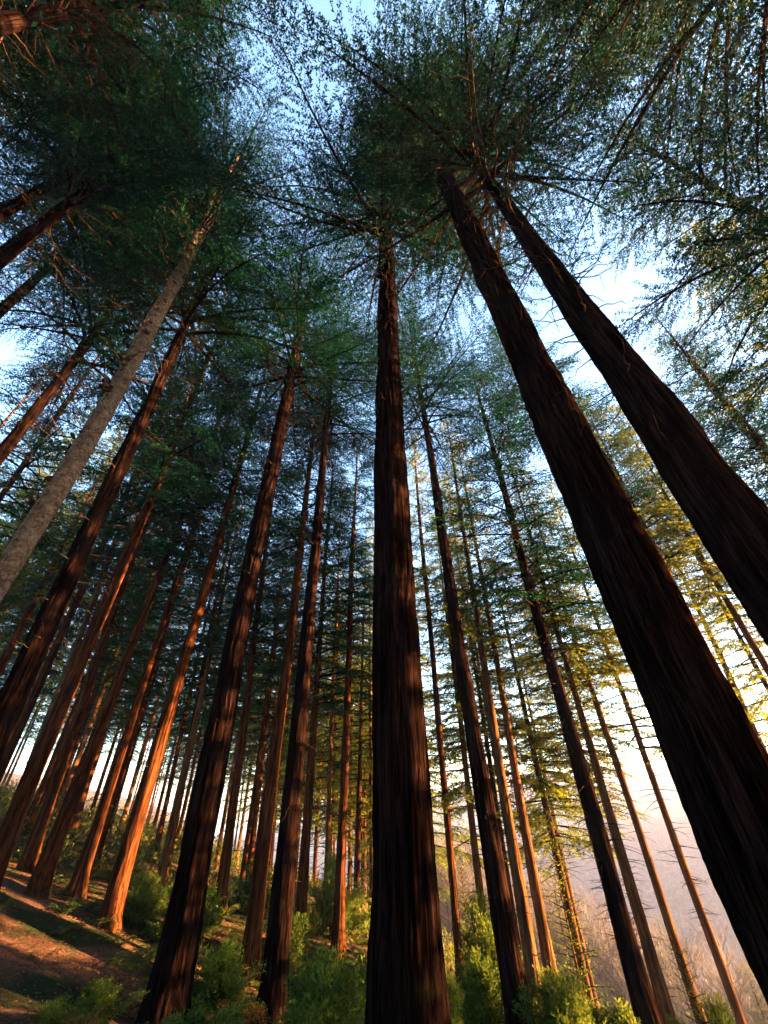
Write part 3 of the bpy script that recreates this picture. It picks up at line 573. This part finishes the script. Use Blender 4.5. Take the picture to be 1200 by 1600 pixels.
shr = [(500, 9.0, 1.25, 1.5, 0, 'dark green bush in front of the trunks, left of the central trunk'),
       (455, 8.0, .9, .9, 2, 'low shaded bush at the foot of the reddish trunk near the bottom edge'),
       (560, 8.0, .8, 1.0, 1, 'brownish green bush tucked against the left side of the central trunk'),
       (330, 13.0, 1.2, 1.1, 2, 'yellow green bush behind the big furrowed redwood'),
       (285, 17.0, 1.5, 1.3, 0, 'green bush at the foot of the yellow-orange lit trunk'),
       (215, 18.0, 1.2, 1.0, 1, 'leafy bush between the mossy-footed trunk and the lit trunks'),
       (340, 8.2, .8, .7, 1, 'grassy low bush at the bottom edge beside the furrowed redwood'),
       (130, 10.5, .8, .5, 2, 'low clump on the shaded slope at the bottom left'),
       (60, 9.5, .7, .45, 1, 'small clump near the left edge below the brown bank'),
       (205, 9.0, .8, .5, 0, 'dark clump left of the furrowed redwood foot'),
       (435, 17.5, 1.2, 1.3, 0, 'sunlit green bush seen between two reddish trunks'),
       (520, 24.0, 1.8, 2.4, 1, 'tall yellow green bush behind the smooth red trunk'),
       (700, 13.0, 1.0, 1.3, 1, 'green bush right against the right side of the central trunk'),
       (760, 15.0, 1.2, 1.6, 0, 'yellow green bush left of the black trunk and its orange neighbour'),
       (770, 22.0, 1.9, 2.4, 2, 'sunlit bush farther back in the gap right of the narrow dark trunk'),
       (900, 14.0, 1.4, 1.6, 0, 'bright green bush at the foot of the sunlit rough trunk'),
       (960, 15.5, 1.4, 1.2, 4, 'bright green feathery bush left of the dark trunk over the valley'),
       (940, 12.0, .9, .9, 2, 'low green bush at the bottom edge under the feathery one'),
       (1110, 12.0, 1.0, 1.2, 2, 'soft green bush at the bottom edge below the valley view'),
       (1160, 11.0, 1.1, 1.5, 1, 'feathery green bush beside the widest black trunk'),
       (640, 19.0, 1.6, 2.0, 0, 'bush behind the central trunk'),
       (395, 25.0, 1.6, 1.6, 2, 'green bush far back between the left trunks'),
       (530, 7.6, .8, .8, 3, 'rusty brown bracken clump under the dark green bush'),
       (150, 12.0, .7, .35, 3, 'brown bracken on the bank below the orange sunlit trunk'),
       (30, 8.0, .9, .6, 3, 'brown bracken clump in the bottom left corner'),
       (365, 10.5, .9, .7, 3, 'brown bracken between the furrowed redwood and the reddish trunk'),
       (300, 9.5, .9, .8, 4, 'broad leafed low bush right of the furrowed redwood foot'),
       (590, 16.0, 1.2, 1.3, 4, 'broad leafed bush just left of the central trunk'),
       (850, 11.5, .9, 1.0, 4, 'broad leafed bush at the bottom edge below the sunlit rough trunk'),
       (1010, 16.0, 1.1, .9, 3, 'brown bracken beside the dark trunk over the valley')]
for i, (U, d, sr, sh, k, lb) in enumerate(shr):
    x, y, z = px_xy(U, d)
    o = empty('shrub', (x, y, z-.05), lb, 'bush'); o.rotation_euler = (0, 0, i*1.9); o.scale = (sr, sr, sh)
    mesh_obj('foliage', SH[k][0], o); mesh_obj('stems', SH[k][1], o)

YC = [crown_mesh('crown_young', 81+i, H=4.6, R=1.35, nb=64, nbl=12, nl=14, droop=.05, up=.15, curl=.3, shape='cone', leafm=LEAF_FIR, leafL=.09, leafW=.03, blen=.6, keep=.9) for i in range(2)]
def young(U, d, s, k, lb, keep=True):
    x, y, z = px_xy(U, d)
    o = empty('young_fir', (x, y, z-.05), lb, 'tree'); o.scale = (s, s, s)
    mesh_obj('trunk', trunk_mesh('trunk', [(0, .06), (5, .008)], 5.0, 0, 17, BARK_FIR, wob=.01), o)
    c = mesh_obj('crown', YC[k], o); c.location = (0, 0, .35)
young(925, 22, 1.0, 0, 'dark young fir standing left of the dark trunk, in front of the valley')
young(1135, 11.0, .46, 1, 'small sparse fir sapling at the bottom right in front of the valley')
young(745, 30, 1.1, 1, 'young conifer far down the slope right of the narrow dark trunk')

# ferns, brambles and seedlings: uncountable ground cover
def undergrowth():
    rs = np.random.RandomState(9); B = []; D = []; N = []; L = []; Wd = []
    n = 3600
    az = np.radians(rs.uniform(-62, 52, n)); d = 3.5+32*rs.rand(n)**.8
    x = d*np.sin(az); y = d*np.cos(az)
    dens = vn(_G1, x/2.5+20, y/2.5+20)
    bank = ((x+8.5)**2/9+(y-10.5)**2/9) < 1.2
    ok = (dens > .42) & ~(bank & (rs.rand(n) < .85)); x = x[ok]; y = y[ok]; z = hgt(x, y)
    for i in range(len(x)):
        nf = rs.randint(4, 9); hh = .25+.5*rs.rand()
        for f in range(nf):
            a = rs.rand()*6.283; k = 20; s = np.linspace(.08, 1, k); ll = hh*(.7+.5*rs.rand())
            hd = np.array([math.cos(a), math.sin(a), 0]); sv_ = np.array([-hd[1], hd[0], 0])
            p = np.array([x[i], y[i], z[i]])+np.outer(s*ll*.8, hd); p[:, 2] += ll*(1.1*s-.8*s**2)
            for sg in (-1, 1):
                dv = hd*.5+sv_*sg; dv = dv/np.linalg.norm(dv); B.append(p); D.append(np.tile(dv, (k, 1))+rs.randn(k, 3)*.15)
                N.append(np.tile([0, 0, 1.], (k, 1))+rs.randn(k, 3)*.3); L.append(.17*hh*np.sin(s*2.8)+.02); Wd.append(np.full(k, .020*(.6+hh)))
    B = np.concatenate(B); D = np.concatenate(D); D /= np.linalg.norm(D, axis=1)[:, None]
    v, q = leaf_quads(B, D, np.concatenate(N), np.concatenate(L), np.concatenate(Wd))
    o = mesh_obj('undergrowth', new_mesh('undergrowth', v, q, LEAF_UNDER, smooth=False))
    o['kind'] = 'stuff'; o['label'] = 'ferns, brambles and seedlings covering the shaded forest floor'; o['category'] = 'undergrowth'
undergrowth()
def thicket():
    rs = np.random.RandomState(29); n = 2600
    az = np.radians(rs.uniform(-62, 30, n)); d = 24+75*rs.rand(n)
    x = d*np.sin(az); y = d*np.cos(az); z = hgt(x, y); m = 60; h = (.5+1.3*rs.rand(n)**2)[:, None]
    u = rs.rand(n, m); a = rs.rand(n, m)*6.283; rr = h*.7*np.sqrt(rs.rand(n, m))*(1.1-u*.7)
    B = np.stack([x[:, None]+rr*np.cos(a), y[:, None]+rr*np.sin(a), z[:, None]+h*u*(1.15-(rr/h)**2)], -1).reshape(-1, 3)
    D = np.stack([np.cos(a), np.sin(a), .3+rs.rand(n, m)], -1).reshape(-1, 3)+rs.randn(n*m, 3)*.4; D /= np.linalg.norm(D, axis=1)[:, None]
    v, q = leaf_quads(B, D, rs.randn(n*m, 3)*.6+[0, 0, 1], .14+.16*rs.rand(n*m), .06+.05*rs.rand(n*m))
    o = mesh_obj('undergrowth', new_mesh('undergrowth', v, q, LEAF_UNDER, smooth=False))
    o['kind'] = 'stuff'; o['label'] = 'low bramble thicket covering the slope under the farther trees'; o['category'] = 'undergrowth'
thicket()
# twig and needle litter
def litter():
    rs = np.random.RandomState(19); T_ = Tubes(3); n = 1500
    az = np.radians(rs.uniform(-62, 50, n)); d = 3+20*rs.rand(n)
    x = d*np.sin(az); y = d*np.cos(az); z = hgt(x, y)
    for i in range(n):
        a = rs.rand()*6.283; L = .15+.7*rs.rand()**2; k = 4; s = np.linspace(-.5, .5, k)
        p = np.stack([x[i]+s*L*math.cos(a), y[i]+s*L*math.sin(a), np.zeros(k)], -1); p[:, 2] = hgt(p[:, 0], p[:, 1])+.02+.03*rs.rand(k)
        T_.add(p, np.linspace(.006, .002, k)*(1+L))
    v, f = T_.arrays(); o = mesh_obj('twig_litter', new_mesh('twig_litter', v, f, TWIG)); o['kind'] = 'stuff'; o['label'] = 'fallen twigs littering the forest floor'; o['category'] = 'litter'
litter()
LEAF_DRY = leaf_material('dry_leaf', (0.03, 0.012, 0.0075), (0.105, 0.042, 0.021), (0.24, 0.1125, 0.0525), trans=.15, tcol=(0.15, 0.075, 0.03), scale=3.0)
def leaf_litter():
    rs = np.random.RandomState(39); n = 42000
    az = np.radians(rs.uniform(-64, 48, n)); d = 3+22*rs.rand(n)**.9
    x = d*np.sin(az); y = d*np.cos(az); z = hgt(x, y)+.01+.03*rs.rand(n)
    a = rs.rand(n)*6.283; D = np.stack([np.cos(a), np.sin(a), rs.randn(n)*.25], -1); D /= np.linalg.norm(D, axis=1)[:, None]
    v, q = leaf_quads(np.stack([x, y, z], -1), D, rs.randn(n, 3)*.35+[0, 0, 1], .03+.07*rs.rand(n), .012+.03*rs.rand(n))
    o = mesh_obj('leaf_litter', new_mesh('leaf_litter', v, q, LEAF_DRY, smooth=False)); o['kind'] = 'stuff'; o['label'] = 'dry brown leaves and sprays littering the forest floor'; o['category'] = 'litter'
leaf_litter()
# fallen branches
for i, (U, d, L, lb) in enumerate([(70, 10.5, 1.6, 'pale fallen branch lying on the brown bank'), (150, 8.0, 1.2, 'fallen branch on the shaded slope at the bottom left'), (545, 11, 1.3, 'curved bare branch arching over the dark green bush')]):
    x, y, z = px_xy(U, d); T_ = Tubes(6); rs = np.random.RandomState(i); k = 9; s = np.linspace(0, 1, k); a = -.6+i
    p = np.stack([s*L*math.cos(a), s*L*math.sin(a), .05+.25*np.sin(s*3)*(.3 if i < 2 else 1.6)+(.9 if i == 2 else 0)], -1)+rs.randn(k, 3)*.02
    for c in range(k): p[c, 2] += H1(x+p[c, 0], y+p[c, 1])-z if i < 2 else 0
    if i == 2: p = np.concatenate([[[p[0, 0]-.15, p[0, 1], -.1], [p[0, 0]-.1, p[0, 1], .5]], p])
    T_.add(p, np.linspace(.035, .01, len(p)) if i < 2 else np.linspace(.02, .008, len(p)))
    v, f = T_.arrays(); o = mesh_obj('fallen_branch', new_mesh('fallen_branch', v, f, TWIG)); o.location = (x, y, z); o['label'] = lb; o['category'] = 'branch'

# ------------------------------------------------------------------ bare woodland across the valley (one far-off mass)
BW = bark_material('bare_wood', (0.05, 0.042, 0.036), (0.10, 0.084, 0.068), (0.18, 0.145, 0.11), sx=.3, sz=.3, bump=0)
def bare_wood():
    rs = np.random.RandomState(23); V = []; Q = []; nn = 0
    n = 3600
    az = np.radians(rs.uniform(2, 52, n)); d = 62+430*rs.rand(n)**1.15
    x = d*np.sin(az); y = d*np.cos(az); z = hgt(x, y)
    # per-tree template of crossing ribbons
    tpl = []
    for k in range(5):
        T_ = Tubes(3); r = np.random.RandomState(k); T_.add(np.array([[0, 0, -1], [.1, 0, 4], [0, .1, 9.5]]), [.11, .07, .012])
        for i in range(64):
            z0 = 1.5+7*r.rand(); a = r.rand()*6.28; l = (1.2+1.6*r.rand())*(1.2-z0/12); p0 = np.array([0, 0, z0]); e = p0+np.array([math.cos(a)*l, math.sin(a)*l, l*1.1])
            m_ = (p0+e)/2+r.randn(3)*.15; T_.add(np.array([p0, m_, e]), [.024, .016, .006])
            for j in range(4):
                b0 = p0+(e-p0)*(.3+.6*r.rand()); a2 = a+r.randn(); l2 = l*.5; T_.add(np.array([b0, b0+np.array([math.cos(a2)*l2, math.sin(a2)*l2, l2])]), [.013, .004])
        tpl.append(T_.arrays())
    for i in range(n):
        tv, tf = tpl[i % 5]; s = .75+.6*rs.rand(); a = rs.rand()*6.28; c, s2 = math.cos(a), math.sin(a)
        w = np.stack([tv[:, 0]*c-tv[:, 1]*s2, tv[:, 0]*s2+tv[:, 1]*c, tv[:, 2]], -1)*s+[x[i], y[i], z[i]]
        V.append(w); Q.append(tf+nn); nn += len(w)
    o = mesh_obj('bare_woodland', new_mesh('bare_woodland', np.concatenate(V), np.concatenate(Q), BW)); o['kind'] = 'stuff'
    o['label'] = 'bare leafless woodland covering the sunlit valley side'; o['category'] = 'woodland'
bare_wood()

# ------------------------------------------------------------------ haze
HAZE = 0.0005
if HAZE > 0:
    zb, zt = -80.0, 60.0; hx = 1450.0
    v = [(-hx, -hx, zb), (hx, -hx, zb), (hx, hx, zb), (-hx, hx, zb), (-hx, -hx, zt), (hx, -hx, zt), (hx, hx, zt), (-hx, hx, zt)]
    q = [(0, 3, 2, 1), (4, 5, 6, 7), (0, 1, 5, 4), (1, 2, 6, 5), (2, 3, 7, 6), (3, 0, 4, 7)]
    m, n, l, out = mat('haze_air'); pv = n.new('ShaderNodeVolumePrincipled'); pv.inputs['Color'].default_value = (.50, .58, .88, 1); pv.inputs['Density'].default_value = HAZE; pv.inputs['Anisotropy'].default_value = .3
    l.new(pv.outputs[0], out.inputs['Volume'])
    o = mesh_obj('haze', new_mesh('haze', v, q, m, smooth=False)); o['kind'] = 'stuff'; o['label'] = 'pale haze lying in the valley air'; o['category'] = 'haze'
